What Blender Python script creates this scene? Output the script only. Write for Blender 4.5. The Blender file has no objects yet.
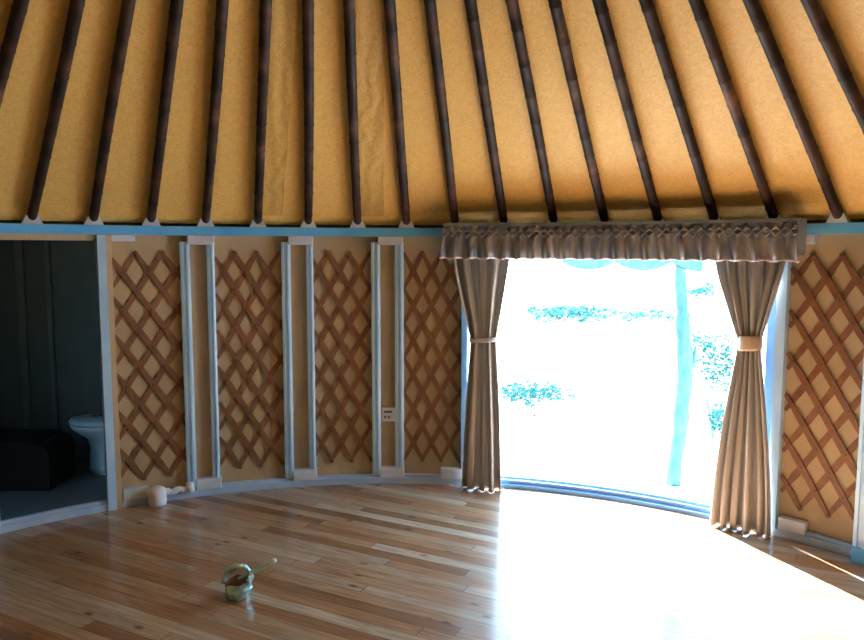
import bpy, bmesh, math, random
from mathutils import Vector, Matrix
random.seed(7)
C = bpy.context.scene.collection
sc = bpy.context.scene
PI = math.pi
CX, CY, R = -0.299, 2.005, 3.708          # yurt centre and inner radius of the base rail
EAVE = 2.06                                # underside of the poles' feet
ZAP = 4.95                                 # apex of the roof cone
GROUND = -0.15

# ------------------------------------------------------------------ materials
def mat(name):
    m = bpy.data.materials.new(name); m.use_nodes = True
    nt = m.node_tree
    return m, nt, nt.nodes['Principled BSDF']
def N(nt, typ, **kw):
    n = nt.nodes.new(typ)
    for k, v in kw.items():
        setattr(n, k, v)
    return n
def ramp(nt, stops):
    r = nt.nodes.new('ShaderNodeValToRGB'); e = r.color_ramp.elements
    e[0].position, e[0].color = stops[0][0], (*stops[0][1], 1)
    e[1].position, e[1].color = stops[1][0], (*stops[1][1], 1)
    for p, c in stops[2:]:
        x = e.new(p); x.color = (*c, 1)
    return r
def math_(nt, op, a, b=None, c=None):
    n = nt.nodes.new('ShaderNodeMath'); n.operation = op
    for i, v in enumerate((a, b, c)):
        if v is None: continue
        if hasattr(v, 'links') or hasattr(v, 'is_output'): nt.links.new(v, n.inputs[i])
        else: n.inputs[i].default_value = v
    return n.outputs[0]
def simple(name, c1, c2, scale=8, rough=.6, bump=0, bscale=60, metal=0, coat=0, sheen=0, detail=4, stretch=(1, 1, 1), spec=.5):
    m, nt, b = mat(name)
    tc = N(nt, 'ShaderNodeTexCoord'); mp = N(nt, 'ShaderNodeMapping')
    mp.inputs['Scale'].default_value = stretch
    nt.links.new(tc.outputs['Object'], mp.inputs['Vector'])
    no = N(nt, 'ShaderNodeTexNoise'); no.inputs['Scale'].default_value = scale; no.inputs['Detail'].default_value = detail
    nt.links.new(mp.outputs[0], no.inputs['Vector'])
    r = ramp(nt, [(.3, c1), (.7, c2)]); nt.links.new(no.outputs['Fac'], r.inputs[0])
    nt.links.new(r.outputs[0], b.inputs['Base Color'])
    b.inputs['Roughness'].default_value = rough; b.inputs['Metallic'].default_value = metal
    b.inputs['Coat Weight'].default_value = coat; b.inputs['Specular IOR Level'].default_value = spec
    if sheen: b.inputs['Sheen Weight'].default_value = sheen
    if bump:
        n2 = N(nt, 'ShaderNodeTexNoise'); n2.inputs['Scale'].default_value = bscale; n2.inputs['Detail'].default_value = 3
        nt.links.new(mp.outputs[0], n2.inputs['Vector'])
        bp = N(nt, 'ShaderNodeBump'); bp.inputs['Strength'].default_value = bump; bp.inputs['Distance'].default_value = .01
        nt.links.new(n2.outputs['Fac'], bp.inputs['Height']); nt.links.new(bp.outputs[0], b.inputs['Normal'])
    return m

def floor_material():
    m, nt, b = mat('varnished_pine_planks')
    L = nt.links.new
    tc = N(nt, 'ShaderNodeTexCoord'); mp = N(nt, 'ShaderNodeMapping'); mp.vector_type = 'TEXTURE'
    mp.inputs['Rotation'].default_value = (0, 0, math.radians(-27))
    L(tc.outputs['Object'], mp.inputs['Vector'])
    sep = N(nt, 'ShaderNodeSeparateXYZ'); L(mp.outputs[0], sep.inputs[0])
    W, LEN = .088, 1.5
    v = math_(nt, 'DIVIDE', sep.outputs['Y'], W); row = math_(nt, 'FLOOR', v); fv = math_(nt, 'FRACT', v)
    wn = N(nt, 'ShaderNodeTexWhiteNoise', noise_dimensions='1D'); L(row, wn.inputs['W'])
    u = math_(nt, 'ADD', math_(nt, 'DIVIDE', sep.outputs['X'], LEN), math_(nt, 'MULTIPLY', wn.outputs['Value'], 7.3))
    col = math_(nt, 'FLOOR', u); fu = math_(nt, 'FRACT', u)
    cid = N(nt, 'ShaderNodeCombineXYZ'); L(row, cid.inputs[0]); L(col, cid.inputs[1])
    w2 = N(nt, 'ShaderNodeTexWhiteNoise', noise_dimensions='2D'); L(cid.outputs[0], w2.inputs['Vector'])
    tone = ramp(nt, [(0, (.25, .13, .065)), (1, (.56, .47, .36)), (.25, (.40, .20, .09)), (.55, (.45, .32, .20)), (.8, (.44, .34, .24))])
    L(w2.outputs['Value'], tone.inputs[0])
    # grain: stretched noise, shifted per board
    off = N(nt, 'ShaderNodeVectorMath', operation='MULTIPLY_ADD')
    L(cid.outputs[0], off.inputs[0]); off.inputs[1].default_value = (3.1, 5.7, 1); L(mp.outputs[0], off.inputs[2])
    st = N(nt, 'ShaderNodeVectorMath', operation='MULTIPLY'); L(off.outputs[0], st.inputs[0]); st.inputs[1].default_value = (1.2, 16, 1)
    g = N(nt, 'ShaderNodeTexNoise'); g.inputs['Scale'].default_value = 3; g.inputs['Detail'].default_value = 5; g.inputs['Distortion'].default_value = .6
    L(st.outputs[0], g.inputs['Vector'])
    gr = ramp(nt, [(.3, (.66, .56, .50)), (.65, (1.05, 1.04, 1.03))]); L(g.outputs['Fac'], gr.inputs[0])
    mul = N(nt, 'ShaderNodeMix', data_type='RGBA', blend_type='MULTIPLY'); mul.inputs[0].default_value = 1
    L(tone.outputs[0], mul.inputs[6]); L(gr.outputs[0], mul.inputs[7])
    # knots
    st2 = N(nt, 'ShaderNodeVectorMath', operation='MULTIPLY'); L(off.outputs[0], st2.inputs[0]); st2.inputs[1].default_value = (1.0, 1.9, 1)
    vo = N(nt, 'ShaderNodeTexVoronoi'); vo.inputs['Scale'].default_value = 3.6; L(st2.outputs[0], vo.inputs['Vector'])
    kr = ramp(nt, [(.05, (1, 1, 1)), (.15, (0, 0, 0))]); L(vo.outputs['Distance'], kr.inputs[0])
    kn = N(nt, 'ShaderNodeMix', data_type='RGBA'); L(math_(nt, 'MULTIPLY', kr.outputs[0], .9), kn.inputs[0])
    L(mul.outputs[2], kn.inputs[6]); kn.inputs[7].default_value = (.07, .03, .015, 1)
    # seams
    ev = math_(nt, 'MINIMUM', fv, math_(nt, 'SUBTRACT', 1, fv)); sv = math_(nt, 'LESS_THAN', ev, .022)
    eu = math_(nt, 'MINIMUM', fu, math_(nt, 'SUBTRACT', 1, fu)); su = math_(nt, 'LESS_THAN', eu, .0022)
    seam = math_(nt, 'MAXIMUM', sv, su)
    sm = N(nt, 'ShaderNodeMix', data_type='RGBA'); L(math_(nt, 'MULTIPLY', seam, .65), sm.inputs[0])
    L(kn.outputs[2], sm.inputs[6]); sm.inputs[7].default_value = (.08, .04, .02, 1)
    L(sm.outputs[2], b.inputs['Base Color'])
    b.inputs['Roughness'].default_value = .42
    b.inputs['Coat Weight'].default_value = .9; b.inputs['Coat Roughness'].default_value = .16
    bp = N(nt, 'ShaderNodeBump'); bp.inputs['Strength'].default_value = .35; bp.inputs['Distance'].default_value = .002
    h = math_(nt, 'ADD', math_(nt, 'MULTIPLY', seam, -1), math_(nt, 'MULTIPLY', g.outputs['Fac'], .3)); L(h, bp.inputs['Height'])
    L(bp.outputs[0], b.inputs['Normal']); L(bp.outputs[0], b.inputs['Coat Normal'])
    return m

def fabric_roof(name, c1, c2, wrinkle=0):
    m, nt, b = mat(name); L = nt.links.new
    tc = N(nt, 'ShaderNodeTexCoord')
    no = N(nt, 'ShaderNodeTexNoise'); no.inputs['Scale'].default_value = 38; no.inputs['Detail'].default_value = 6; no.inputs['Distortion'].default_value = 1.6
    L(tc.outputs['Object'], no.inputs['Vector'])
    r = ramp(nt, [(.36, c1), (.62, c2)]); L(no.outputs['Fac'], r.inputs[0]); L(r.outputs[0], b.inputs['Base Color'])
    b.inputs['Roughness'].default_value = .55; b.inputs['Sheen Weight'].default_value = .2
    bp = N(nt, 'ShaderNodeBump'); bp.inputs['Strength'].default_value = .45; bp.inputs['Distance'].default_value = (.007 if wrinkle else .006)
    if wrinkle:
        wv = N(nt, 'ShaderNodeTexWave', wave_type='BANDS', bands_direction='DIAGONAL'); wv.inputs['Scale'].default_value = 5.5
        wv.inputs['Distortion'].default_value = 5; wv.inputs['Detail'].default_value = 2
        L(tc.outputs['Object'], wv.inputs['Vector'])
        L(math_(nt, 'ADD', math_(nt, 'MULTIPLY', wv.outputs['Fac'], wrinkle), no.outputs['Fac']), bp.inputs['Height'])
    else:
        L(no.outputs['Fac'], bp.inputs['Height'])
    L(bp.outputs[0], b.inputs['Normal'])
    return m

def cloth(name, c1, c2, trans, scale=30, stretch=(1, 1, 1), rough=.42):
    m = simple(name, c1, c2, scale=scale, rough=rough, bump=.25, bscale=140, sheen=.35, stretch=stretch)
    nt = m.node_tree; b = nt.nodes['Principled BSDF']; out = nt.nodes['Material Output']
    t = N(nt, 'ShaderNodeBsdfTranslucent'); col = b.inputs['Base Color'].links[0].from_socket
    nt.links.new(col, t.inputs['Color'])
    mx = N(nt, 'ShaderNodeMixShader'); mx.inputs[0].default_value = trans
    nt.links.new(b.outputs[0], mx.inputs[1]); nt.links.new(t.outputs[0], mx.inputs[2]); nt.links.new(mx.outputs[0], out.inputs['Surface'])
    return m

def bamboo():
    m, nt, b = mat('dark_bamboo'); L = nt.links.new
    tc = N(nt, 'ShaderNodeTexCoord'); oi = N(nt, 'ShaderNodeObjectInfo')
    add = N(nt, 'ShaderNodeVectorMath', operation='ADD'); L(tc.outputs['Object'], add.inputs[0])
    sc_ = N(nt, 'ShaderNodeCombineXYZ'); L(math_(nt, 'MULTIPLY', oi.outputs['Random'], 40), sc_.inputs[0]); L(sc_.outputs[0], add.inputs[1])
    no = N(nt, 'ShaderNodeTexNoise'); no.inputs['Scale'].default_value = 4.5; no.inputs['Detail'].default_value = 5
    L(add.outputs[0], no.inputs['Vector'])
    r = ramp(nt, [(.45, (.022, .013, .010)), (.78, (.24, .12, .08)), (.62, (.07, .034, .022))]); L(no.outputs['Fac'], r.inputs[0])
    L(r.outputs[0], b.inputs['Base Color']); b.inputs['Roughness'].default_value = .6; b.inputs['Specular IOR Level'].default_value = .2
    return m

M = {
 'floor': floor_material(),
 'roof': fabric_roof('gold_jacquard_fabric', (.70, .41, .085), (.80, .51, .14)),
 'flap': fabric_roof('gold_fabric_overlap', (.50, .28, .05), (.60, .36, .08), 1.2),
 'wall': simple('beige_felt', (.40, .295, .175), (.48, .36, .215), scale=3, rough=.85, bump=.15, bscale=90),
 'wallp': simple('beige_wood_jamb', (.52, .36, .22), (.6, .43, .27), scale=5, rough=.6, stretch=(8, 8, 1)),
 'lattice': simple('red_brown_lattice_wood', (.15, .06, .025), (.24, .10, .042), scale=14, rough=.55, stretch=(1, 1, 1)),
 'bolt': simple('dark_bolt', (.10, .04, .02), (.16, .08, .04), rough=.4),
 'steel': simple('pale_blue_steel', (.43, .67, .97), (.51, .75, .98), scale=6, rough=.28, coat=.3),
 'blue': simple('blue_painted_beam', (.10, .47, .96), (.15, .55, .98), scale=5, rough=.35),
 'rail': simple('blue_grey_rail', (.36, .52, .78), (.44, .60, .84), scale=5, rough=.32),
 'plate': simple('pale_plate', (.58, .65, .78), (.66, .73, .85), scale=9, rough=.5),
 'plastic': simple('white_plastic', (.78, .80, .90), (.84, .86, .93), scale=12, rough=.4),
 'bamboo': bamboo(),
 'curtain': cloth('taupe_satin_curtain', (.32, .29, .26), (.43, .395, .355), .12, scale=4, stretch=(1, 1, .1), rough=.27),
 'valance': cloth('patterned_taupe_satin', (.09, .15, .28), (.47, .42, .38), .06, scale=8, rough=.3, stretch=(3, 3, .5)),
 'header': cloth('plain_taupe_satin', (.16, .20, .28), (.22, .26, .33), .08, scale=20),
 'trim': cloth('pink_white_trim', (.62, .46, .44), (.75, .62, .60), .2, scale=60),
 'lace': cloth('teal_shaded_sheer', (.22, .42, .41), (.30, .50, .49), .8, scale=30),  # white cloth with its teal shading put into the colour
 'tie': cloth('pale_beige_band', (.50, .38, .25), (.60, .47, .32), .2, scale=20),
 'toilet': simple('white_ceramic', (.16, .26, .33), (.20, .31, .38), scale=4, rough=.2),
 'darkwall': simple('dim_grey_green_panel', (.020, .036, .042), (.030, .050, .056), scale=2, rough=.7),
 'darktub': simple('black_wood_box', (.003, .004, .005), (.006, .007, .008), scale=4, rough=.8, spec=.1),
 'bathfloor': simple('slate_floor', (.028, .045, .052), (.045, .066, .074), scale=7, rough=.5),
 'tin': simple('cyan_lit_tin', (.34, .74, .84), (.66, .90, .95), scale=30, rough=.3, metal=.55, bump=.8, bscale=40),  # cyan light falling on the can put into its colour
 'tinin': simple('dull_tin_inside', (.22, .13, .09), (.32, .20, .14), rough=.6),
 'stick': simple('pale_stick', (.50, .82, .88), (.66, .90, .94), scale=12, rough=.35),
 'bounce_cut_felt': simple('bounce_damping_felt', (.10, .07, .045), (.14, .10, .065), scale=3, rough=.9),
 'sill': simple('shaded_blue_frame', (.10, .24, .46), (.14, .30, .54), scale=5, rough=.45),  # darker copy of the rail blue, shade put into the colour
 'ground': simple('pale_dusty_ground', (.70, .70, .66), (.82, .82, .79), scale=1.2, rough=.9, spec=.1),
 'bark': simple('glare_cyan_bark', (.035, .115, .125), (.08, .17, .19), scale=16, rough=.95, bump=.6, bscale=20, stretch=(1, 1, .4), spec=.1),  # cyan cast of the outdoor overexposure put into the bark colour
 'leaf': simple('glare_cyan_leaf', (.02, .10, .09), (.05, .14, .135), scale=9, rough=.9, spec=.1),  # same overexposed glare tint put into the leaf colour
 'outer': simple('white_canvas_outside', (.6, .6, .58), (.7, .7, .68), rough=.9),
 'socket': simple('grey_white_faceplate', (.50, .47, .50), (.58, .55, .58), rough=.35),
 'dark': simple('dark_slot', (.05, .05, .06), (.07, .07, .08), rough=.5),
 'gap_shade_cord': simple('gap_shade_and_cord', (.035, .022, .015), (.05, .03, .02), rough=.8),  # dark tone for the eaves gap's shade, also the scallop cord
}

# ------------------------------------------------------------------ helpers
def obj(name, bm, m, parent=None, smooth=False, loc=None, recalc=True):
    me = bpy.data.meshes.new(name)
    if recalc: bmesh.ops.recalc_face_normals(bm, faces=bm.faces)
    bm.to_mesh(me); bm.free()
    for x in (m if isinstance(m, (list, tuple)) else [m]): me.materials.append(M[x])
    if smooth:
        for p in me.polygons: p.use_smooth = True
    o = bpy.data.objects.new(name, me); C.objects.link(o)
    if parent: o.parent = parent
    if loc: o.location = loc
    return o
def tag(o, label, cat, group=None, kind=None):
    o['label'] = label; o['category'] = cat
    if group: o['group'] = group
    if kind: o['kind'] = kind
    return o
def struct(name, bm, m, parent=None, smooth=False):
    o = obj(name, bm, m, parent, smooth)
    if not parent: o['kind'] = 'structure'
    return o
def empty(name, loc=(0, 0, 0), rz=0):
    o = bpy.data.objects.new(name, None); C.objects.link(o); o.location = loc; o.rotation_euler = (0, 0, rz)
    o.empty_display_size = .1
    return o
def wp(deg, inw=0., z=0.):
    t = math.radians(deg); r = R - inw
    return Vector((CX + r*math.sin(t), CY + r*math.cos(t), z))
def wframe(deg):
    """matrix at the wall: x along the wall (clockwise), y towards the room, z up"""
    t = math.radians(deg)
    x = Vector((math.cos(t), -math.sin(t), 0)); y = Vector((-math.sin(t), -math.cos(t), 0))
    return Matrix(((x.x, y.x, 0), (x.y, y.y, 0), (0, 0, 1)))
def place(o, deg, inw=0., z=0.):
    # x along, y INTO the room is left-handed with z up; use x along, y outwards instead
    t = math.radians(deg); o.location = wp(deg, inw, z); o.rotation_euler = (0, 0, -t)
def box(bm, x0, x1, y0, y1, z0, z1, bev=0., mi=0):
    vs = [bm.verts.new((x, y, z)) for z in (z0, z1) for x, y in ((x0, y0), (x1, y0), (x1, y1), (x0, y1))]
    fs = [bm.faces.new([vs[i] for i in f]) for f in ((3, 2, 1, 0), (4, 5, 6, 7), (0, 1, 5, 4), (1, 2, 6, 5), (2, 3, 7, 6), (3, 0, 4, 7))]
    for f in fs: f.material_index = mi
    if bev:
        es = list({e for f in fs for e in f.edges})
        bmesh.ops.bevel(bm, geom=es, offset=bev, segments=2, affect='EDGES', profile=.5)
def arc_prism(bm, a0, a1, i0, i1, z0, z1, step=1.5, mi=0):
    """solid following the wall between two angles; i0/i1 distances inward of R (i0 < i1)"""
    n = max(1, int(abs(a1-a0)/step)); prev = None
    for k in range(n+1):
        a = a0+(a1-a0)*k/n
        cur = [bm.verts.new(wp(a, i, z)) for i, z in ((i0, z0), (i1, z0), (i1, z1), (i0, z1))]
        if prev:
            for q in range(4):
                f = bm.faces.new((prev[q], prev[(q+1) % 4], cur[(q+1) % 4], cur[q])); f.material_index = mi
        else: bm.faces.new(cur[::-1]).material_index = mi
        prev = cur
    bm.faces.new(prev).material_index = mi
def tube(bm, pts, rads, seg=12, cap=True, mi=0):
    pts = [Vector(p) for p in pts]; rings = []
    if not isinstance(rads, (list, tuple)): rads = [rads]*len(pts)
    up = None
    for i, p in enumerate(pts):
        d = (pts[min(i+1, len(pts)-1)]-pts[max(i-1, 0)]).normalized()
        if up is None:
            a = Vector((0, 0, 1)) if abs(d.z) < .9 else Vector((1, 0, 0)); up = (a-d*a.dot(d)).normalized()
        else: up = (up-d*up.dot(d)).normalized()
        s = d.cross(up)
        rings.append([bm.verts.new(p+(up*math.cos(2*PI*k/seg)+s*math.sin(2*PI*k/seg))*rads[i]) for k in range(seg)])
    for a, b in zip(rings, rings[1:]):
        for k in range(seg): bm.faces.new((a[k], a[(k+1) % seg], b[(k+1) % seg], b[k])).material_index = mi
    if cap:
        bm.faces.new(rings[0][::-1]).material_index = mi; bm.faces.new(rings[-1]).material_index = mi
def lathe(bm, prof, seg=32, c=(0, 0), fn=None, mi=0):
    rings = []
    for r, z in prof:
        ring = []
        for k in range(seg):
            a = 2*PI*k/seg; x, y, zz = c[0]+r*math.cos(a), c[1]+r*math.sin(a), z
            if fn: x, y, zz = fn(x, y, zz, a)
            ring.append(bm.verts.new((x, y, zz)))
        rings.append(ring)
    for a, b in zip(rings, rings[1:]):
        for k in range(seg): bm.faces.new((a[k], a[(k+1) % seg], b[(k+1) % seg], b[k])).material_index = mi
    return rings

def sm(x): x = max(0, min(1, x)); return x*x*(3-2*x)
# ------------------------------------------------------------------ the setting
BATH0, BATH1 = -44.0, -33.05        # bathroom doorway
DOOR0, DOOR1 = 8.3, 43.4           # glass door opening
# floor disc
bm = bmesh.new()
top = [bm.verts.new(wp(k*5, -.02, 0)) for k in range(72)]; bot = [bm.verts.new(wp(k*5, -.02, -.12)) for k in range(72)]
bm.faces.new(top[::-1]); bm.faces.new(bot)
for k in range(72): bm.faces.new((top[k], top[(k+1) % 72], bot[(k+1) % 72], bot[k]))
struct('floor', bm, 'floor')
# walls
bm = bmesh.new(); arc_prism(bm, BATH1+.1, DOOR0, -.14, -.055, 0, 2.14); struct('wall_back', bm, 'wall')
bm = bmesh.new(); arc_prism(bm, DOOR1+.1, 120, -.14, -.055, 0, 2.14); struct('wall_right', bm, 'wall')
bm = bmesh.new(); arc_prism(bm, -120, BATH0-.1, -.14, -.055, 0, 2.14); struct('wall_left', bm, 'wall')
bm = bmesh.new(); arc_prism(bm, 120, 240, -.14, -.055, 0, 2.14); struct('wall_front', bm, 'bounce_cut_felt')  # unseen wall, its dark colour added to cut bounced light
bm = bmesh.new(); arc_prism(bm, DOOR0, DOOR1+.1, -.14, -.055, 1.95, 2.14); struct('wall_door_header', bm, 'wall')
bm = bmesh.new(); arc_prism(bm, BATH0-.1, BATH1+.1, -.14, -.055, 1.965, 2.14); struct('wall_bathroom_header', bm, 'wall')
# roof fabric: a cone just above the poles, its lower edge turned up softly
def roof_pt(deg, f, lift):
    """f=0 at the wall, 1 at the apex"""
    t = math.radians(deg); r = (R+.02)*(1-f)
    return Vector((CX+r*math.sin(t), CY+r*math.cos(t), EAVE+.055+(ZAP-EAVE)*f+lift))
bm = bmesh.new(); SEG = 248; FR = [-1, .004, .012, .03, .08, .2, .35, .5, .65, .8, .86]
rings = []
for f in FR:
    ring = []
    for k in range(SEG):
        deg = k*360/SEG
        # the cloth belly between neighbouring poles, pulled up at each one
        ph = ((deg-7.4)/5.87) % 1
        sag = .010*math.sin(PI*ph)**.7
        ring.append(bm.verts.new(roof_pt(deg, f, .045-sag) if f > 0 else wp(deg, -.046, 2.078)))
    rings.append(ring)
for a, b in zip(rings, rings[1:]):
    for k in range(SEG): bm.faces.new((a[k], a[(k+1) % SEG], b[(k+1) % SEG], b[k]))
apex = bm.verts.new(roof_pt(0, 1, .045))
for k in range(SEG): bm.faces.new((rings[-1][k], rings[-1][(k+1) % SEG], apex))
ceil = struct('ceiling', bm, 'roof', smooth=True)
md = ceil.modifiers.new('thick', 'SOLIDIFY'); md.thickness = .02; md.offset = 1
# fabric overlap strips on the ceiling
def flap(deg, w, n):
    bm = bmesh.new(); prev = None
    t = math.radians(deg); side = Vector((math.cos(t), -math.sin(t), 0))
    for k in range(26):
        f = .004+.7*k/25
        p = roof_pt(deg, f, .022)
        wob = .004*math.sin(k*1.7)
        cur = [bm.verts.new(p), bm.verts.new(p+side*(w+wob)+Vector((0, 0, 0))), bm.verts.new(p+side*(w+wob)+Vector((0, 0, .004))), bm.verts.new(p+Vector((0, 0, .004)))]
        if prev:
            for q in range(4): bm.faces.new((prev[q], prev[(q+1) % 4], cur[(q+1) % 4], cur[q]))
        prev = cur
    struct('trim_%d' % n, bm, 'flap')
flap(-4.1, .185, 5); flap(-15.9, .17, 6)
# eaves ring beam (blue), dark ring painted as the gap's shade behind cloth edge, base rail
bm = bmesh.new(); arc_prism(bm, -180, 180, -.06, .0, 1.992, 2.058); struct('trim_1', bm, 'blue')
bm = bmesh.new(); arc_prism(bm, -180, 180, -.14, -.045, 2.058, 2.13, step=2); struct('trim_2', bm, 'gap_shade_cord')
def rail(name, a0, a1):
    bm = bmesh.new(); arc_prism(bm, a0, a1, -.05, 0, .0, .05); arc_prism(bm, a0, a1, -.05, -.022, .05, .072); struct(name, bm, 'rail')
rail('baseboard_back', BATH0-30, DOOR0); rail('baseboard_right', DOOR1+.1, 120)
bm = bmesh.new(); arc_prism(bm, DOOR0, DOOR1+.1, -.05, -.004, .0, .03); arc_prism(bm, DOOR0, DOOR1+.1, -.05, -.035, .03, .06); arc_prism(bm, DOOR0, DOOR1+.1, -.10, -.075, .0, .075)
struct('trim_3', bm, 'sill')
# crown ring the poles run up to
bm = bmesh.new()
for k in range(48):
    a0, a1 = 2*PI*k/48, 2*PI*(k+1)/48
    q = []
    for a in (a0, a1):
        q.append([bm.verts.new((CX+r*math.sin(a), CY+r*math.cos(a), z)) for r, z in ((.62, 4.38), (.74, 4.28), (.76, 4.36), (.64, 4.46))])
    for i in range(4): bm.faces.new((q[0][i], q[0][(i+1) % 4], q[1][(i+1) % 4], q[1][i]))
bmesh.ops.remove_doubles(bm, verts=bm.verts, dist=.0005)
struct('trim_4', bm, 'bamboo')

# doorway to the bathroom: blue-white steel frame with a beige wooden jamb beside it
d2 = empty('door_2', wp((BATH0+BATH1)/2)); d2['kind'] = 'structure'
def local_arc(name, parent, a0, a1, i0, i1, z0, z1, m):
    bm = bmesh.new(); arc_prism(bm, a0, a1, i0, i1, z0, z1, step=1)
    bmesh.ops.translate(bm, verts=bm.verts, vec=-parent.location)
    return obj(name, bm, m, parent)
local_arc('door_post', d2, -33.5, -32.6, -.06, .012, 0, 1.99, 'steel')
local_arc('door_post', d2, -44.7, -44.0, -.06, .012, 0, 1.99, 'steel')
local_arc('wooden_jamb', d2, -32.58, -32.05, -.05, .01, 0, 1.99, 'wallp')
local_arc('lintel', d2, -44.0, -33.75, -.06, -.02, 1.95, 1.99, 'wallp')
# main door opening
d1 = empty('door_1', wp((DOOR0+DOOR1)/2)); d1['kind'] = 'structure'
local_arc('door_post', d1, 8.25, 8.95, -.06, .0, .05, 1.99, 'sill')
local_arc('door_post', d1, 42.35, 43.3, -.06, -.02, .05, 1.99, 'sill')
local_arc('door_post', d1, 43.3, 44.25, -.06, .012, .05, 1.99, 'steel')
local_arc('lintel', d1, 8.95, 42.35, -.06, -.01, 1.93, 1.99, 'steel')

# bathroom behind the doorway (dark annex)
bx0, bx1, by0, by1 = -5.6, -2.28, 5.12, 7.0
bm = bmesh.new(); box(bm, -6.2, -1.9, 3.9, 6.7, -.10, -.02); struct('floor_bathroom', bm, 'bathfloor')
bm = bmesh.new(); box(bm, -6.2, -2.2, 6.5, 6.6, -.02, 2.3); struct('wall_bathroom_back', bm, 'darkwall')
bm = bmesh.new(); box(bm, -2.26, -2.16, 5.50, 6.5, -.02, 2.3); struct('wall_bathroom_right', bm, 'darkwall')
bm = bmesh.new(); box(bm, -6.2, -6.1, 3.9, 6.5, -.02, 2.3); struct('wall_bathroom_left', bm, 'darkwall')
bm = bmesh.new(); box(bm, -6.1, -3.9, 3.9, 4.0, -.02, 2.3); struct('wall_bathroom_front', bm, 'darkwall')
bm = bmesh.new(); box(bm, -6.2, -2.2, 3.9, 6.6, 2.16, 2.2)
bmesh.ops.delete(bm, geom=[v for v in bm.verts if False], context='VERTS')
# clip the annex ceiling against the round room
bm.free(); bm = bmesh.new()
ed = [(-6.2, 6.6), (-6.2, 3.9), (-3.95, 3.9)]
for k in range(9):
    p = wp(-56+k*(56-31.5)/8, -.16); ed.append((p.x, p.y))
ed.append((-2.2, 6.6))
lo = [bm.verts.new((x, y, 2.16)) for x, y in ed]; hi = [bm.verts.new((x, y, 2.2)) for x, y in ed]
bm.faces.new(lo); bm.faces.new(hi[::-1])
for k in range(len(ed)): bm.faces.new((lo[k], lo[(k+1) % len(ed)], hi[(k+1) % len(ed)], hi[k]))
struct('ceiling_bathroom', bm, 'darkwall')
# toilet, seen from the side
t = tag(empty('toilet', (-2.84, 6.12, -.02)), 'white toilet standing in the dim room beyond the left doorway', 'toilet')
bm = bmesh.new()
def oval(bm, prof, cx, seg=28):
    rings = []
    for a, b, dx, z in prof:
        rings.append([bm.verts.new((cx+dx+a*math.cos(2*PI*k/seg), b*math.sin(2*PI*k/seg), z)) for k in range(seg)])
    for p, q in zip(rings, rings[1:]):
        for k in range(seg): bm.faces.new((p[k], p[(k+1) % seg], q[(k+1) % seg], q[k]))
    bm.faces.new(rings[0][::-1]); bm.faces.new(rings[-1])
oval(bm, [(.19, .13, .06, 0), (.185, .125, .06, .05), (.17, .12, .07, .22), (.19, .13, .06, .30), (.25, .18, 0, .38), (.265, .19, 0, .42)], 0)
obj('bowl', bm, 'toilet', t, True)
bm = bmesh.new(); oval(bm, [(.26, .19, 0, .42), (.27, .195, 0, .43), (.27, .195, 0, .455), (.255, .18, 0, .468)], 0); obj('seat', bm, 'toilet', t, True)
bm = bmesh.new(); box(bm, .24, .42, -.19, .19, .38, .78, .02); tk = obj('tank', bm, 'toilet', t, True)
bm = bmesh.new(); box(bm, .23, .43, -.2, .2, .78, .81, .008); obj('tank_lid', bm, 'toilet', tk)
# low black bench/box
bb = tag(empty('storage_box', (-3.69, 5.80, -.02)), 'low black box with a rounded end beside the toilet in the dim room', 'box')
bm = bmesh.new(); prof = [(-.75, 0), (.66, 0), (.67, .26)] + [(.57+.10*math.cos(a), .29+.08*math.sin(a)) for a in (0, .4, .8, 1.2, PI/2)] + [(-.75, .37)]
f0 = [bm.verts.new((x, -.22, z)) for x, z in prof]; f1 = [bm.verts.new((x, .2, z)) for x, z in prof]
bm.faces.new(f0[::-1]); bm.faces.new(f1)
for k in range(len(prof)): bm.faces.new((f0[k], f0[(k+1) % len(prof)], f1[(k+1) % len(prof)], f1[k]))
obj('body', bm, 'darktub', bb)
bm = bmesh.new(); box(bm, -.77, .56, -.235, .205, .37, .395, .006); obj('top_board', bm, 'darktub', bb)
# two upright pipes/posts on the bathroom's back wall
for x, r, lab in ((-3.68, .035, 'thicker left upright post on the back wall of the dim room'), (-3.43, .022, 'thinner right upright post on the back wall of the dim room')):
    bm = bmesh.new(); box(bm, -r, r, -.03, 0, 0, 2.16, .004)
    o = obj('wall_stud', bm, 'rail', loc=(x, 6.498, -.01)); o.data.materials[0] = M['bathfloor']; tag(o, lab, 'post', 'studs on the back wall of the dim room')

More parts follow.
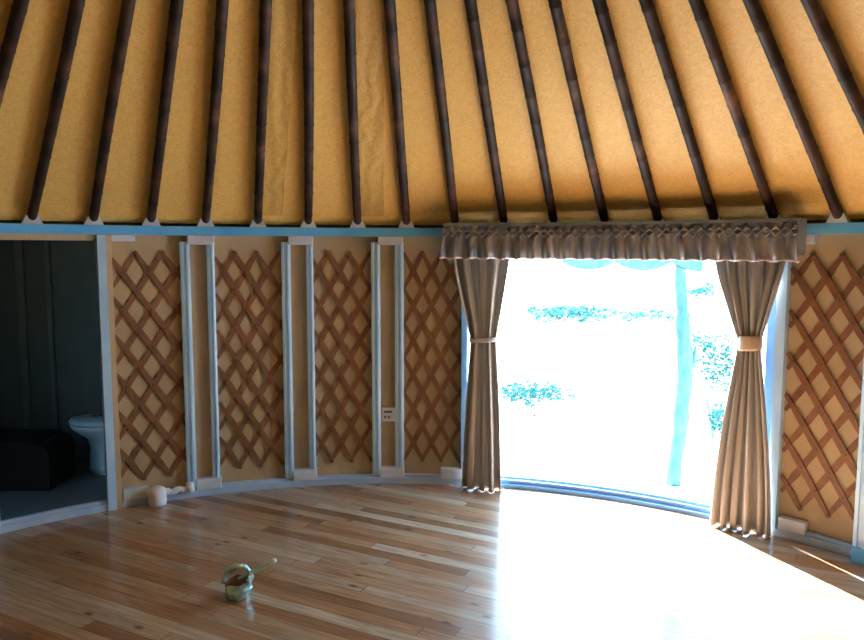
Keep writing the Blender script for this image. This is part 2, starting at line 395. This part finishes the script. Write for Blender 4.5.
# ------------------------------------------------------------------ posts round the wall
def chan_bm(w, d, h):
    """a folded steel channel: face, two returns and a raised centre rib"""
    bm = bmesh.new()
    prof = [(-w/2, 0), (w/2, 0), (w/2, -d), (w/2*.55, -d-.006), (w*.1, -d-.006), (w*.05, -d+.006), (-w*.2, -d+.006), (-w*.25, -d-.004), (-w/2, -d)]
    a = [bm.verts.new((x, y, 0)) for x, y in prof]; b = [bm.verts.new((x, y, h)) for x, y in prof]
    bm.faces.new(a); bm.faces.new(b[::-1])
    for k in range(len(prof)): bm.faces.new((a[k], b[k], b[(k+1) % len(prof)], a[(k+1) % len(prof)]))
    return bm
def post_pair(a0, a1, label, w0=.07, w1=.055, ztop=1.945):
    mid = (a0+a1)/2; e = empty('wall_post_frame'); place(e, mid, -.055, .0)
    tag(e, label, 'post', 'paired steel posts between the lattices')
    for a, w in ((a0, w0), (a1, w1)):
        o = obj('post', chan_bm(w, .045, ztop-.075), 'steel', e)
        ps = math.radians(a-mid); rr = R+.055
        o.location = (rr*math.sin(ps), rr*math.cos(ps)-rr, .075); o.rotation_euler = (0, 0, -ps)
    half = (a1-a0)/2*PI/180*R
    bm = bmesh.new(); box(bm, -half+.02, half+.03, -.06, -.002, 1.925, 1.992, .006); obj('top_bracket', bm, 'plate', e)
    bm = bmesh.new(); box(bm, -half+.03, half+.035, -.062, -.002, .05, .135, .006); obj('bottom_bracket', bm, 'plate', e)
    return e
post_pair(-24.35, -21.55, 'pair of pale blue steel posts, nearest the bathroom doorway')
post_pair(-12.95, -10.15, 'pair of pale blue steel posts, second from the bathroom doorway')
post_pair(-2.25, .60, 'pair of pale blue steel posts with the wall socket between them', .07, .07)
e = empty('wall_post'); place(e, 52.45, -.01, 0); tag(e, 'single pale steel post standing at the right edge of the photo', 'post')
obj('post', chan_bm(.09, .07, 1.99), 'steel', e)
bm = bmesh.new(); box(bm, -.047, .047, -.082, -.0, 0, .10, .004); obj('foot', bm, 'blue', e)
e = empty('connector_plate'); place(e, -30.9, -.055, 0); tag(e, 'pale plate under the blue beam just right of the bathroom doorway', 'bracket')
bm = bmesh.new(); box(bm, -.075, .085, -.055, 0, 1.945, 1.992, .005); obj('plate', bm, 'plate', e)
for a, lab in ((-30.6, 'pale base block between the bathroom door jamb and the white pipe'), (6.9, 'pale base block beside the foot of the left curtain'), (45.6, 'pale base block beside the foot of the right curtain')):
    e = empty('base_block'); place(e, a, -.05, 0); tag(e, lab, 'bracket')
    bm = bmesh.new(); box(bm, -.075 if a > 0 else -.085, .095, -.055, 0, .05, .135, .006); obj('block', bm, 'plate', e)
e = empty('connector_plate'); place(e, 45.75, -.055, 0); tag(e, 'pale plate under the blue beam beside the right end of the valance', 'bracket')
bm = bmesh.new(); box(bm, -.06, .05, -.055, 0, 1.93, 1.992, .005); obj('plate', bm, 'plate', e)

# ------------------------------------------------------------------ lattices
def lattice(a0, a1, off, label, p=.18, z0=.19, z1=1.86, rows=6):
    e = empty('lattice_panel'); mid = (a0+a1)/2; place(e, mid)
    w = (a1-a0)*PI/180*(R+.03); q = (z1-z0)/rows; m = q/p; sw = .0205
    bm = bmesh.new()
    def mapp(s, z, inw):
        a = mid + math.degrees((s-w/2)/(R+.03)); v = wp(a, inw, z)
        v = v-wp(mid); th = math.radians(mid)
        return Vector((v.x*math.cos(th)-v.y*math.sin(th), v.x*math.sin(th)+v.y*math.cos(th), v.z))
    def slat(s0, s1, zf, i0, i1):
        L = math.hypot(s1-s0, zf(s1)-zf(s0)); n = max(2, int(L/.12)); prev = None
        du = Vector((s1-s0, zf(s1)-zf(s0))).normalized(); nn = Vector((-du.y, du.x))
        ext = .018
        for k in range(n+1):
            s = s0+(s1-s0)*k/n; z = zf(s); c = Vector((s, z))
            if k == 0: c = c-du*ext
            if k == n: c = c+du*ext
            hw = sw*(1+.08*math.sin(s*37+z*11)); 
            if k in (0, n): hw *= .55
            a, b = c+nn*hw, c-nn*hw
            cur = [bm.verts.new(mapp(a.x, a.y, i0)), bm.verts.new(mapp(b.x, b.y, i0)), bm.verts.new(mapp(b.x, b.y, i1)), bm.verts.new(mapp(a.x, a.y, i1))]
            if prev:
                for r_ in range(4): bm.faces.new((prev[r_], prev[(r_+1) % 4], cur[(r_+1) % 4], cur[r_]))
            else: bm.faces.new(cur[::-1])
            prev = cur
        bm.faces.new(prev)
    for k in range(-14, 14):
        sk = off+k*p
        # falling to the right
        zf = lambda s: z1-(s-sk)*m
        lo_, hi_ = max(0, sk), min(w, sk+(z1-z0)/m)
        if hi_-lo_ > .03: slat(lo_, hi_, zf, -.046, -.038)
        zg = lambda s: z1+(s-sk)*m
        lo_, hi_ = max(0, sk-(z1-z0)/m), min(w, sk)
        if hi_-lo_ > .03: slat(lo_, hi_, zg, -.054, -.046)
    # bolts at the crossings
    for r_ in range(0, 2*rows+1):
        z = z1-r_*q/2
        for k in range(-1, 8):
            s = off+(k+(.5 if r_ % 2 else 0))*p
            if .01 < s < w-.01:
                pts = [mapp(s, z, -.039), mapp(s, z, -.033)]
                tube(bm, pts, [.0065, .005], seg=8, mi=1)
    o = obj('slats', bm, ['lattice', 'bolt'], e)
    tag(e, label, 'lattice', 'wooden lattices on the round wall')
lattice(-31.9, -24.75, .155, 'red-brown wooden lattice beside the bathroom doorway', p=.185)
lattice(-20.9, -13.5, .137, 'red-brown wooden lattice, second from the bathroom doorway', p=.163)
lattice(-9.8, -2.75, .13, 'red-brown wooden lattice left of the wall socket', p=.157)
lattice(1.2, 8.2, .144, 'red-brown wooden lattice between the wall socket and the left curtain', p=.148)
lattice(44.5, 51.6, .11, 'red-brown wooden lattice right of the right curtain', p=.171, z0=.21)

# wall socket on the narrow strip
e = empty('wall_socket'); place(e, -.75, -.055, .51); tag(e, 'square grey-white wall socket low on the strip between two posts', 'socket')
bm = bmesh.new(); box(bm, -.058, .058, -.05, 0, 0, .115, .006); obj('faceplate', bm, 'socket', e)
bm = bmesh.new(); box(bm, -.035, .03, -.0525, -.049, .075, .09); box(bm, -.035, -.02, -.0525, -.049, .03, .05); box(bm, -.005, .01, -.0525, -.049, .03, .05); obj('slots', bm, 'dark', e)

# white pipe with junction along the base of the first lattice
e = empty('waste_pipe', wp(-28.3, 0, 0)); tag(e, 'crumpled white plastic pipe and junction along the wall foot under the leftmost lattice', 'pipe')
bm = bmesh.new(); pts = [wp(-29.4+k*4.5/14, 0.030+.004*math.sin(k*2.3), .082+.008*math.sin(k*1.3)) - e.location for k in range(15)]
tube(bm, pts, [.024+.004*math.sin(k*2.1) for k in range(15)], 12); obj('pipe', bm, 'plastic', e, True)
bm = bmesh.new(); c = wp(-28.35, .055, .0)-e.location
lathe(bm, [(.0, .0), (.058, .0), (.066, .03), (.062, .07), (.066, .09), (.055, .125), (.03, .14), (0.0, .142)], 18, (c.x, c.y)); obj('junction', bm, 'plastic', e, True)
bm = bmesh.new(); c = wp(-25.0, .025, .085)-e.location; d = wp(-24.2, .025, .095)-e.location
tube(bm, [c, (c+d)/2, d], [.042, .045, .036], 12); obj('end_cap', bm, 'plastic', e, True)

# ------------------------------------------------------------------ roof poles
def pole_mesh(seed):
    rnd = random.Random(seed); bm = bmesh.new()
    # local: origin at the foot, x=0, the pole runs towards -y and up
    run = R-.70; rise = (ZAP-EAVE)*(run/(R+.02)); L = math.hypot(run, rise)
    d = Vector((0, -run/L, rise/L)); base = Vector((0, .02, .035)); pts = []; rad = []
    s = 0; r0 = .031
    nxt = rnd.uniform(.08, .2)
    nodes = []
    while nxt < L: nodes.append(nxt); nxt += rnd.uniform(.17, .27)
    stops = [0]
    for n_ in nodes: stops += [n_-.012, n_-.004, n_+.004, n_+.012]
    stops.append(L)
    bend = rnd.uniform(-.006, .006)
    for s in stops:
        r_ = r0+.006*s/L
        if any(abs(s-n_) < .006 for n_ in nodes): r_ *= 1.06
        elif any(abs(s-n_) < .02 for n_ in nodes): r_ *= .99
        pts.append(base+d*s+Vector((bend*math.sin(PI*s/L*2), 0, 0))); rad.append(r_)
    tube(bm, pts, rad, 14)
    me = bpy.data.meshes.new('bamboo_pole'); bmesh.ops.recalc_face_normals(bm, faces=bm.faces)
    bm.to_mesh(me); bm.free(); me.materials.append(M['bamboo'])
    for p in me.polygons: p.use_smooth = True
    return me
def bracket_mesh():
    bm = bmesh.new()
    a = [(-.062, 0), (.062, 0), (.036, .058), (-.036, .058)]
    f = [bm.verts.new((x, -.012, z)) for x, z in a]; b = [bm.verts.new((x, .05, z)) for x, z in a]
    bm.faces.new(f); bm.faces.new(b[::-1])
    for k in range(4): bm.faces.new((f[k], b[k], b[(k+1) % 4], f[(k+1) % 4]))
    bmesh.ops.recalc_face_normals(bm, faces=bm.faces)
    me = bpy.data.meshes.new('pole_bracket'); bm.to_mesh(me); bm.free(); me.materials.append(M['plate'])
    return me
variants = [pole_mesh(s) for s in range(5)]; brk = bracket_mesh()
A0 = -39.55; STEP = 5.865
labels = {
 -2: 'bamboo roof pole out beyond the left edge of the photo',
 -1: 'dark bamboo roof pole crossing the top left corner of the photo',
 0: 'dark bamboo roof pole rising from above the left half of the bathroom doorway',
 1: 'dark bamboo roof pole rising from just left of the bathroom doorway post',
 2: 'dark bamboo roof pole rising from above the middle of the leftmost lattice',
 3: 'dark bamboo roof pole rising from above the leftmost pair of steel posts',
 4: 'dark bamboo roof pole above the second lattice, left of the left cloth overlap',
 5: 'dark bamboo roof pole rising from above the second pair of steel posts',
 6: 'bamboo roof pole along the left side of the wrinkled cloth overlap',
 7: 'dark bamboo roof pole rising from above the post right of the wall socket',
 8: 'bamboo roof pole meeting the left end of the valance',
 9: 'bamboo roof pole meeting the valance above the inner edge of the left curtain',
 10: 'dark bamboo roof pole, third from the left of those meeting the valance',
 11: 'reddish bamboo roof pole, fourth from the left of those meeting the valance',
 12: 'dark bamboo roof pole meeting the valance just left of the tree trunk outside',
 13: 'dark bamboo roof pole meeting the valance above the inner edge of the right curtain',
 14: 'reddish worn bamboo roof pole meeting the right end of the valance',
 15: 'dark bamboo roof pole with its white foot above the right lattice',
 16: 'dark bamboo roof pole leaving the photo at its right edge, below the top corner',
 17: 'bamboo roof pole cut by the top right corner of the photo'}
for k in range(-5, 21):
    a = A0+k*STEP
    o = bpy.data.objects.new('roof_pole', None); C.objects.link(o); o.empty_display_size = .1
    place(o, a, -.005, EAVE)
    c = bpy.data.objects.new('pole', variants[(k*3+1) % 5]); C.objects.link(c); c.parent = o
    b = bpy.data.objects.new('foot_bracket', brk); C.objects.link(b); b.parent = o
    if k in labels and k != -2: tag(o, labels[k], 'roof pole', 'bamboo roof poles')
    elif k < 0: tag(o, 'bamboo roof pole out beyond the left edge of the photo', 'roof pole', 'roof poles beyond the left edge')
    else: tag(o, 'bamboo roof pole out beyond the right edge of the photo', 'roof pole', 'roof poles beyond the right edge')

# ------------------------------------------------------------------ valance and curtains
V0, V1 = 6.3, 45.75
def cyl_grid(bm, a0, a1, na, zs, fn, mi=0):
    rows = []
    for j, z in enumerate(zs):
        rows.append([bm.verts.new(fn(a0+(a1-a0)*i/na, i/na, z, j)) for i in range(na+1)])
    for p, q in zip(rows, rows[1:]):
        for i in range(na): bm.faces.new((p[i], p[i+1], q[i+1], q[i])).material_index = mi
    return rows
va = empty('curtain_valance', wp((V0+V1)/2, .1, 2.0)); tag(va, 'taupe patterned gathered valance with pink-white hem above the door', 'valance')
LOC = va.location.copy()
ARC = (V1-V0)*PI/180*R; NP = round(ARC/.12)
def vfn(a, u, z, j):
    h = (2.075-z)/(2.075-1.825)           # 0 top .. 1 bottom
    ph = 2*PI*NP*u+.7*math.sin(u*23)
    if h < .38:                            # smocked knots
        d = .012*math.cos(ph)*math.cos((h/.38)*PI*2)+.006*math.sin(ph*2+h*20)
    else:
        k = (h-.38)/.62; d = .002+(.014+.026*k)*math.cos(ph+.4*math.sin(h*4))+.003*math.sin(ph*2.0+1)*k
    hh = .172+.012*h+d
    spread = (u-.5)*1.0*h                  # hem a touch wider than the heading
    return wp(a+spread, hh, z+.004*math.sin(ph)*(h > .9))-LOC
bm = bmesh.new(); zs = [2.075-.25*k/22 for k in range(23)]
cyl_grid(bm, V0, V1, NP*14, zs, vfn); o = obj('gathered_cloth', bm, 'valance', va, True, recalc=False)
md = o.modifiers.new('t', 'SOLIDIFY'); md.thickness = .004
bm = bmesh.new()
arc_prism(bm, V0, V1, .01, .195, 2.068, 2.088, step=1); arc_prism(bm, V0+.0, V0+.06, .0, .165, 1.86, 2.07); arc_prism(bm, V1-.08, V1-.02, .0, .165, 1.86, 2.07)
bmesh.ops.translate(bm, verts=bm.verts, vec=-LOC); obj('heading_band', bm, 'header', va)
# honeycomb smocking: two mirrored zigzag cords, fat where they knot
bm = bmesh.new()
for sg in (1, -1):
    pts = []; rad = []
    n = NP*12
    for i in range(n+1):
        u = i/n; tri = abs(((u*NP) % 1)*2-1)*2-1
        a = V0+(V1-V0)*u; kn = abs(tri)**3
        pts.append(wp(a, .190+.008*kn, 2.012+.026*tri*sg)-LOC); rad.append(.0045+.009*kn)
    tube(bm, pts, rad, 6)
obj('smocking', bm, 'valance', va, True)
bm = bmesh.new(); pts = []
for i in range(NP*10+1):
    u = i/(NP*10); a = V0+(V1-V0)*u; pts.append(vfn(a, u, 1.825, 0)+Vector((0, 0, .002)))
tube(bm, pts, [.0085+.0025*math.sin(i*1.3) for i in range(len(pts))], 6); obj('hem_trim', bm, 'trim', va, True)
# scalloped sheer lining hanging a little lower behind the hem
bm = bmesh.new(); NA = 220; S0, S1 = 20.5, 36.4
def sc_fn(a, u, z, j):
    x = u*2.55; f = x % 1; s_ = math.sin(PI*f)**.8
    low = 1.81-.062*s_
    zz = 1.90+(low-1.90)*(j/4)
    return wp(a, .135+.006*math.sin(u*90), zz)-LOC
cyl_grid(bm, S0, S1, NA, [0, 1, 2, 3, 4], sc_fn); o = obj('scalloped_lining', bm, 'lace', va, True, recalc=False)
o.modifiers.new('t', 'SOLIDIFY').thickness = .002
bm = bmesh.new(); pts = [sc_fn(S0+(S1-S0)*i/NA, i/NA, 0, 4) for i in range(NA+1)]
tube(bm, pts, .003, 6); obj('scallop_cord', bm, 'gap_shade_cord', va, True)

def curtain(name, label, keys, zt, zw, zb, folds, seed, tie_w):
    """keys: (a_left, a_right) at the top, at the tie and at the hem"""
    (t0, t1), (w0, w1), (b0, b1) = keys
    loc = wp((w0+w1)/2, .12, 0); e = empty(name, loc); tag(e, label, 'curtain', 'tied-back door curtains')
    rnd = random.Random(seed); phs = rnd.uniform(0, 6)
    NU, NZ = folds*16, 70
    def edge(z):
        if z > zw:
            k = (z-zw)/(zt-zw); k = k**.85; k = .35*sm(k)+.65*k
            return w0+(t0-w0)*k, w1+(t1-w1)*k
        k = sm(((zw-z)/(zw-zb))**.62*.9)/.972
        return w0+(b0-w0)*k, w1+(b1-w1)*k
    def P(u, z):
        a0, a1 = edge(z); wd = (a1-a0)*PI/180*R
        uu = u+.022*math.sin(u*9+phs)*1.0
        ph = 2*PI*folds*uu+.25*math.sin(z*3+u*5)
        amp = .022+.042*min(1, wd/.45)*(.6+.4*math.sin(u*17+phs))
        if abs(z-zw) < .05: amp *= .75
        amp *= 1-.5*sm((z-1.65)/.2)
        # fold cross-section: rounded ridges, slightly folded over
        du = .24/folds*math.sin(2*ph)*.5
        dep = .084-.008*sm((z-1.65)/.2)+.95*amp*math.cos(ph)+.010*math.cos(2*ph+u*8)+.006*math.sin(3*ph+z*2)
        return wp(a0+(a1-a0)*(u+du), dep, z)-loc
    bm = bmesh.new(); rows = []
    for j in range(NZ+1):
        z = zt+(zb-zt)*j/NZ
        rows.append([bm.verts.new(P(i/NU, z+(.004*math.sin(i/NU*31) if j == NZ else 0))) for i in range(NU+1)])
    for p, q in zip(rows, rows[1:]):
        for i in range(NU): bm.faces.new((p[i], p[i+1], q[i+1], q[i]))
    o = obj('drape', bm, 'curtain', e, True, recalc=False)
    o.modifiers.new('t', 'SOLIDIFY').thickness = .003
    # tieback band wrapped round the waist
    bm = bmesh.new(); n = 40; prev = None; rings = []
    half = (w1-w0)/2*PI/180*R+.006
    for k in range(n):
        a = 2*PI*k/n; sx = half*math.copysign(abs(math.cos(a))**.7, math.cos(a)); sy = .058*math.copysign(abs(math.sin(a))**.8, math.sin(a))
        mid = (w0+w1)/2; p = wp(mid+math.degrees(sx/R), .088+sy, 0)-loc
        ring = []
        for dz, g in ((-tie_w/2, 1), (-tie_w*.3, 1.05), (0, 1.06), (tie_w*.3, 1.05), (tie_w/2, 1)):
            c = wp(mid, .088, 0)-loc; q = c+(p-c)*g
            ring.append(bm.verts.new((q.x, q.y, zw+dz+.008*math.cos(a))))
        rings.append(ring)
    for k in range(n):
        p, q = rings[k], rings[(k+1) % n]
        for i in range(4): bm.faces.new((p[i], p[i+1], q[i+1], q[i]))
    o = obj('tieback', bm, 'tie' if tie_w > .05 else 'curtain', e, True); o.modifiers.new('t', 'SOLIDIFY').thickness = .004
curtain('curtain', 'taupe satin curtain tied back on the left side of the door', ((6.85, 14.7), (9.5, 12.7), (8.4, 13.6)), 1.99, 1.20, .008, 4, 1, .04)
curtain('curtain', 'taupe satin curtain tied back on the right side of the door', ((37.0, 44.9), (40.3, 42.35), (38.2, 44.2)), 1.99, 1.285, .008, 5, 5, .10)

# ------------------------------------------------------------------ tin can on the floor
e = empty('tin_can', (-1.06, 3.80, 0), .3); tag(e, 'small dented silvery can with a thick looped handle on the plank floor', 'can')
def dent(x, y, z, a): 
    k = 1+.07*math.sin(3*a+z*30)+.04*math.sin(7*a+z*60)
    return x*k, y*k, z+.004*math.sin(5*a)*(z > .05)
bm = bmesh.new()
r_ = lathe(bm, [(.0, .0), (.052, .0), (.060, .008), (.070, .045), (.074, .048), (.072, .054), (.070, .085), (.074, .09), (.070, .092)], 36, fn=dent)
obj('body', bm, 'tin', e, True)
bm = bmesh.new(); lathe(bm, [(.066, .09), (.064, .05), (.05, .012), (0, .010)], 36, fn=dent); obj('lining', bm, 'tinin', e, True)
bm = bmesh.new(); pts = [(.072*math.cos(t), .0+.012*math.sin(3*t), .085+.092*math.sin(t)) for t in [PI*k/18 for k in range(19)]]
tube(bm, pts, [.010+.006*abs(math.sin(k*.8)) for k in range(19)], 10); obj('handle', bm, 'tin', e, True)
bm = bmesh.new()      # crumpled foil-like lip on the side by the handle
rr = random.Random(5); prev = None
for k in range(12):
    a = -.9+1.9*k/11; hgt = .03+.025*math.sin(PI*k/11)+rr.uniform(-.006, .006)
    ro = .072+rr.uniform(-.004, .008)
    cur = [bm.verts.new((ro*math.cos(a), ro*math.sin(a), .08)), bm.verts.new(((ro+.012)*math.cos(a), (ro+.012)*math.sin(a), .08+hgt*.6)), bm.verts.new(((ro-.01)*math.cos(a), (ro-.01)*math.sin(a), .08+hgt))]
    if prev:
        for i in range(2): bm.faces.new((prev[i], prev[i+1], cur[i+1], cur[i]))
    prev = cur
o = obj('bent_lip', bm, 'tin', e); o.modifiers.new('t', 'SOLIDIFY').thickness = .003
bm = bmesh.new(); s0 = Vector((-1.06, 3.81, .095)); s1 = Vector((-.86, 3.86, .182))
dd = (s1-s0).normalized()
tube(bm, [s0, s0+dd*.05, s0+dd*.12, s0+dd*.19, s1-dd*.01, s1], [.007, .010, .013, .015, .015, .009], 10)
bmesh.ops.translate(bm, verts=bm.verts, vec=-s0)
o = obj('stick', bm, 'stick', None, True, loc=s0); tag(o, 'short pale bluish stick leaning out of the silvery can', 'stick')

# ------------------------------------------------------------------ outdoors
bm = bmesh.new()
q = [bm.verts.new(v) for v in ((-60, -10, GROUND), (90, -10, GROUND), (90, 140, GROUND), (-60, 140, GROUND))]
q2 = [bm.verts.new(v.co+Vector((0, 0, -.3))) for v in q]
bm.faces.new(q); bm.faces.new(q2[::-1])
for k in range(4): bm.faces.new((q[k], q2[k], q2[(k+1) % 4], q[(k+1) % 4]))
struct('ground', bm, 'ground')
t = tag(empty('tree', (2.11, 6.16, GROUND)), 'thin leaning tree trunk standing in the glare just outside the door', 'tree')
bm = bmesh.new(); pts = []; rad = []; rt = random.Random(2)
for k in range(27):
    f = k/26; z = 3.0*f
    K = ((0, 0), (.18, .04), (.33, .07), (.45, .035), (.62, .0), (1, -.02))
    q_ = next(n_ for n_ in range(5) if f <= K[n_+1][0]+1e-6); t0_ = sm((f-K[q_][0])/(K[q_+1][0]-K[q_][0]))
    pts.append((K[q_][1]+(K[q_+1][1]-K[q_][1])*t0_+.004*math.sin(k*1.9), .01*math.sin(k), z))
    rad.append((.075-.025*f)*(1+.07*math.sin(k*2.7))*(1.18 if .18 < f < .5 else 1)*.85)
tube(bm, pts, rad, 14); obj('trunk', bm, 'bark', t, True)
bm = bmesh.new(); tube(bm, [(.07, 0, .95), (.13, -.01, 1.08), (.15, 0, 1.22)], [.04, .03, .012], 8); obj('branch_stub', bm, 'bark', t, True)
def leaves(bm, c, rx, ry, rz, n, s, rnd):
    for _ in range(n):
        while True:
            v = Vector((rnd.uniform(-1, 1), rnd.uniform(-1, 1), rnd.uniform(-1, 1)))
            if v.length < 1: break
        p = Vector((c[0]+v.x*rx, c[1]+v.y*ry, c[2]+v.z*rz))
        d = Vector((rnd.gauss(0, 1), rnd.gauss(0, 1), rnd.gauss(0, .6))).normalized(); w = d.orthogonal().normalized()*s*.35; d *= s
        nn = d.cross(w).normalized()*.1*s
        a = [bm.verts.new(x) for x in (p-d, p+w+nn, p+d, p-w+nn)]; bm.faces.new(a)
def shrub(x, y, w, h, n, s, label, seed, cat='shrub', dens=1):
    rnd = random.Random(seed)
    t = tag(empty('shrub', (x, y, GROUND)), label, cat, 'shrubs outside the door')
    bm = bmesh.new(); br = []
    for k in range(7):
        a = 2*PI*k/7+rnd.uniform(-.3, .3); tip = Vector((w*.42*math.cos(a), w*.3*math.sin(a), h*rnd.uniform(.6, .95)))
        tube(bm, [(0, 0, 0), tip*.5+Vector((0, 0, .05)), tip], [.008*h+.002, .005*h+.001, .002], 6); br.append(tip)
    obj('branches', bm, 'bark', t, True)
    bm = bmesh.new()
    for tip in br: leaves(bm, tip*.9, w*.26, w*.22, h*.26, n*2, s*.8, rnd)
    obj('foliage', bm, 'leaf', t)
shrub(1.25, 8.7, .85, .42, 60, .05, 'pale low shrub outside at the left of the door opening', 11)
shrub(3.05, 7.7, .6, 1.25, 50, .05, 'taller pale shrub outside between the tree trunk and the right curtain', 12)
shrub(3.0, 7.0, .45, .6, 45, .045, 'low pale shrub at the foot of the right curtain outside', 13)
# far belt of scrub and a low ledge
for i, (x, y, w, h, n, s, lab) in enumerate((
        (3.5, 18.0, 1.9, .6, 60, .11, 'faint far shrub, leftmost of the three in the distance'),
        (5.7, 18.6, 1.8, .5, 30, .10, 'faint far shrub, middle of the three in the distance'),
        (10.0, 27.0, 1.0, .75, 26, .12, 'faint far shrub, rightmost of the three in the distance, past the tree trunk'))):
    shrub(x, y, w, h, n, s, lab, 20+i)

# ------------------------------------------------------------------ light
w = bpy.data.worlds.new('World'); sc.world = w; w.use_nodes = True; nt = w.node_tree
bg = nt.nodes['Background']; tc = N(nt, 'ShaderNodeTexCoord'); sp = N(nt, 'ShaderNodeSeparateXYZ')
nt.links.new(tc.outputs['Generated'], sp.inputs[0])
r = ramp(nt, [(0, (.66, .91, 1.0)), (1, (.30, .58, 1.0)), (.45, (.50, .75, 1.0))]); nt.links.new(sp.outputs['Z'], r.inputs[0])
nt.links.new(r.outputs[0], bg.inputs['Color']); bg.inputs['Strength'].default_value = 17.0
s = bpy.data.lights.new('sun', 'SUN'); s.energy = 125; s.angle = .009; s.color = (1, .98, .95)
so = bpy.data.objects.new('sun', s); C.objects.link(so)
az, el = math.radians(-21), math.radians(33)
d = -Vector((math.sin(az)*math.cos(el), math.cos(az)*math.cos(el), math.sin(el)))
so.rotation_euler = d.to_track_quat('-Z', 'Y').to_euler()
# portal: guides sky sampling through the door, gives no light of its own
pl = bpy.data.lights.new('door_portal', 'AREA'); pl.shape = 'RECTANGLE'; pl.size = 2.25; pl.size_y = 1.95; pl.cycles.is_portal = True
po = bpy.data.objects.new('door_portal', pl); C.objects.link(po); po.location = wp(25.85, -.12, 1.0)
t_ = math.radians(25.85); inward = Vector((-math.sin(t_), -math.cos(t_), 0)); po.rotation_euler = inward.to_track_quat('-Z', 'Z').to_euler()

# ------------------------------------------------------------------ camera
cam = bpy.data.cameras.new('camera'); co = bpy.data.objects.new('camera', cam); C.objects.link(co)
cam.sensor_fit = 'HORIZONTAL'; cam.sensor_width = 36; cam.lens = 36*724.68/864; cam.clip_end = 500; cam.clip_start = .02
co.location = (0, 0, 1.9)
pi_, ro = .09868, .00162
fwd = Vector((0, math.cos(pi_), -math.sin(pi_))); rt_ = Vector((1, 0, 0)); up_ = rt_.cross(fwd)
# roll
x = rt_*math.cos(ro)+up_*math.sin(ro); y = up_*math.cos(ro)-rt_*math.sin(ro)
co.matrix_world = Matrix(((x.x, y.x, -fwd.x, 0), (x.y, y.y, -fwd.y, 0), (x.z, y.z, -fwd.z, 1.9), (0, 0, 0, 1)))
sc.camera = co
sc.view_settings.view_transform = 'Standard'; sc.view_settings.look = 'None'; sc.view_settings.gamma = 1; sc.view_settings.exposure = -0.42
sc.cycles.use_denoising = True; sc.cycles.max_bounces = 10; sc.cycles.diffuse_bounces = 7; sc.cycles.glossy_bounces = 4
sc.cycles.sample_clamp_indirect = 12
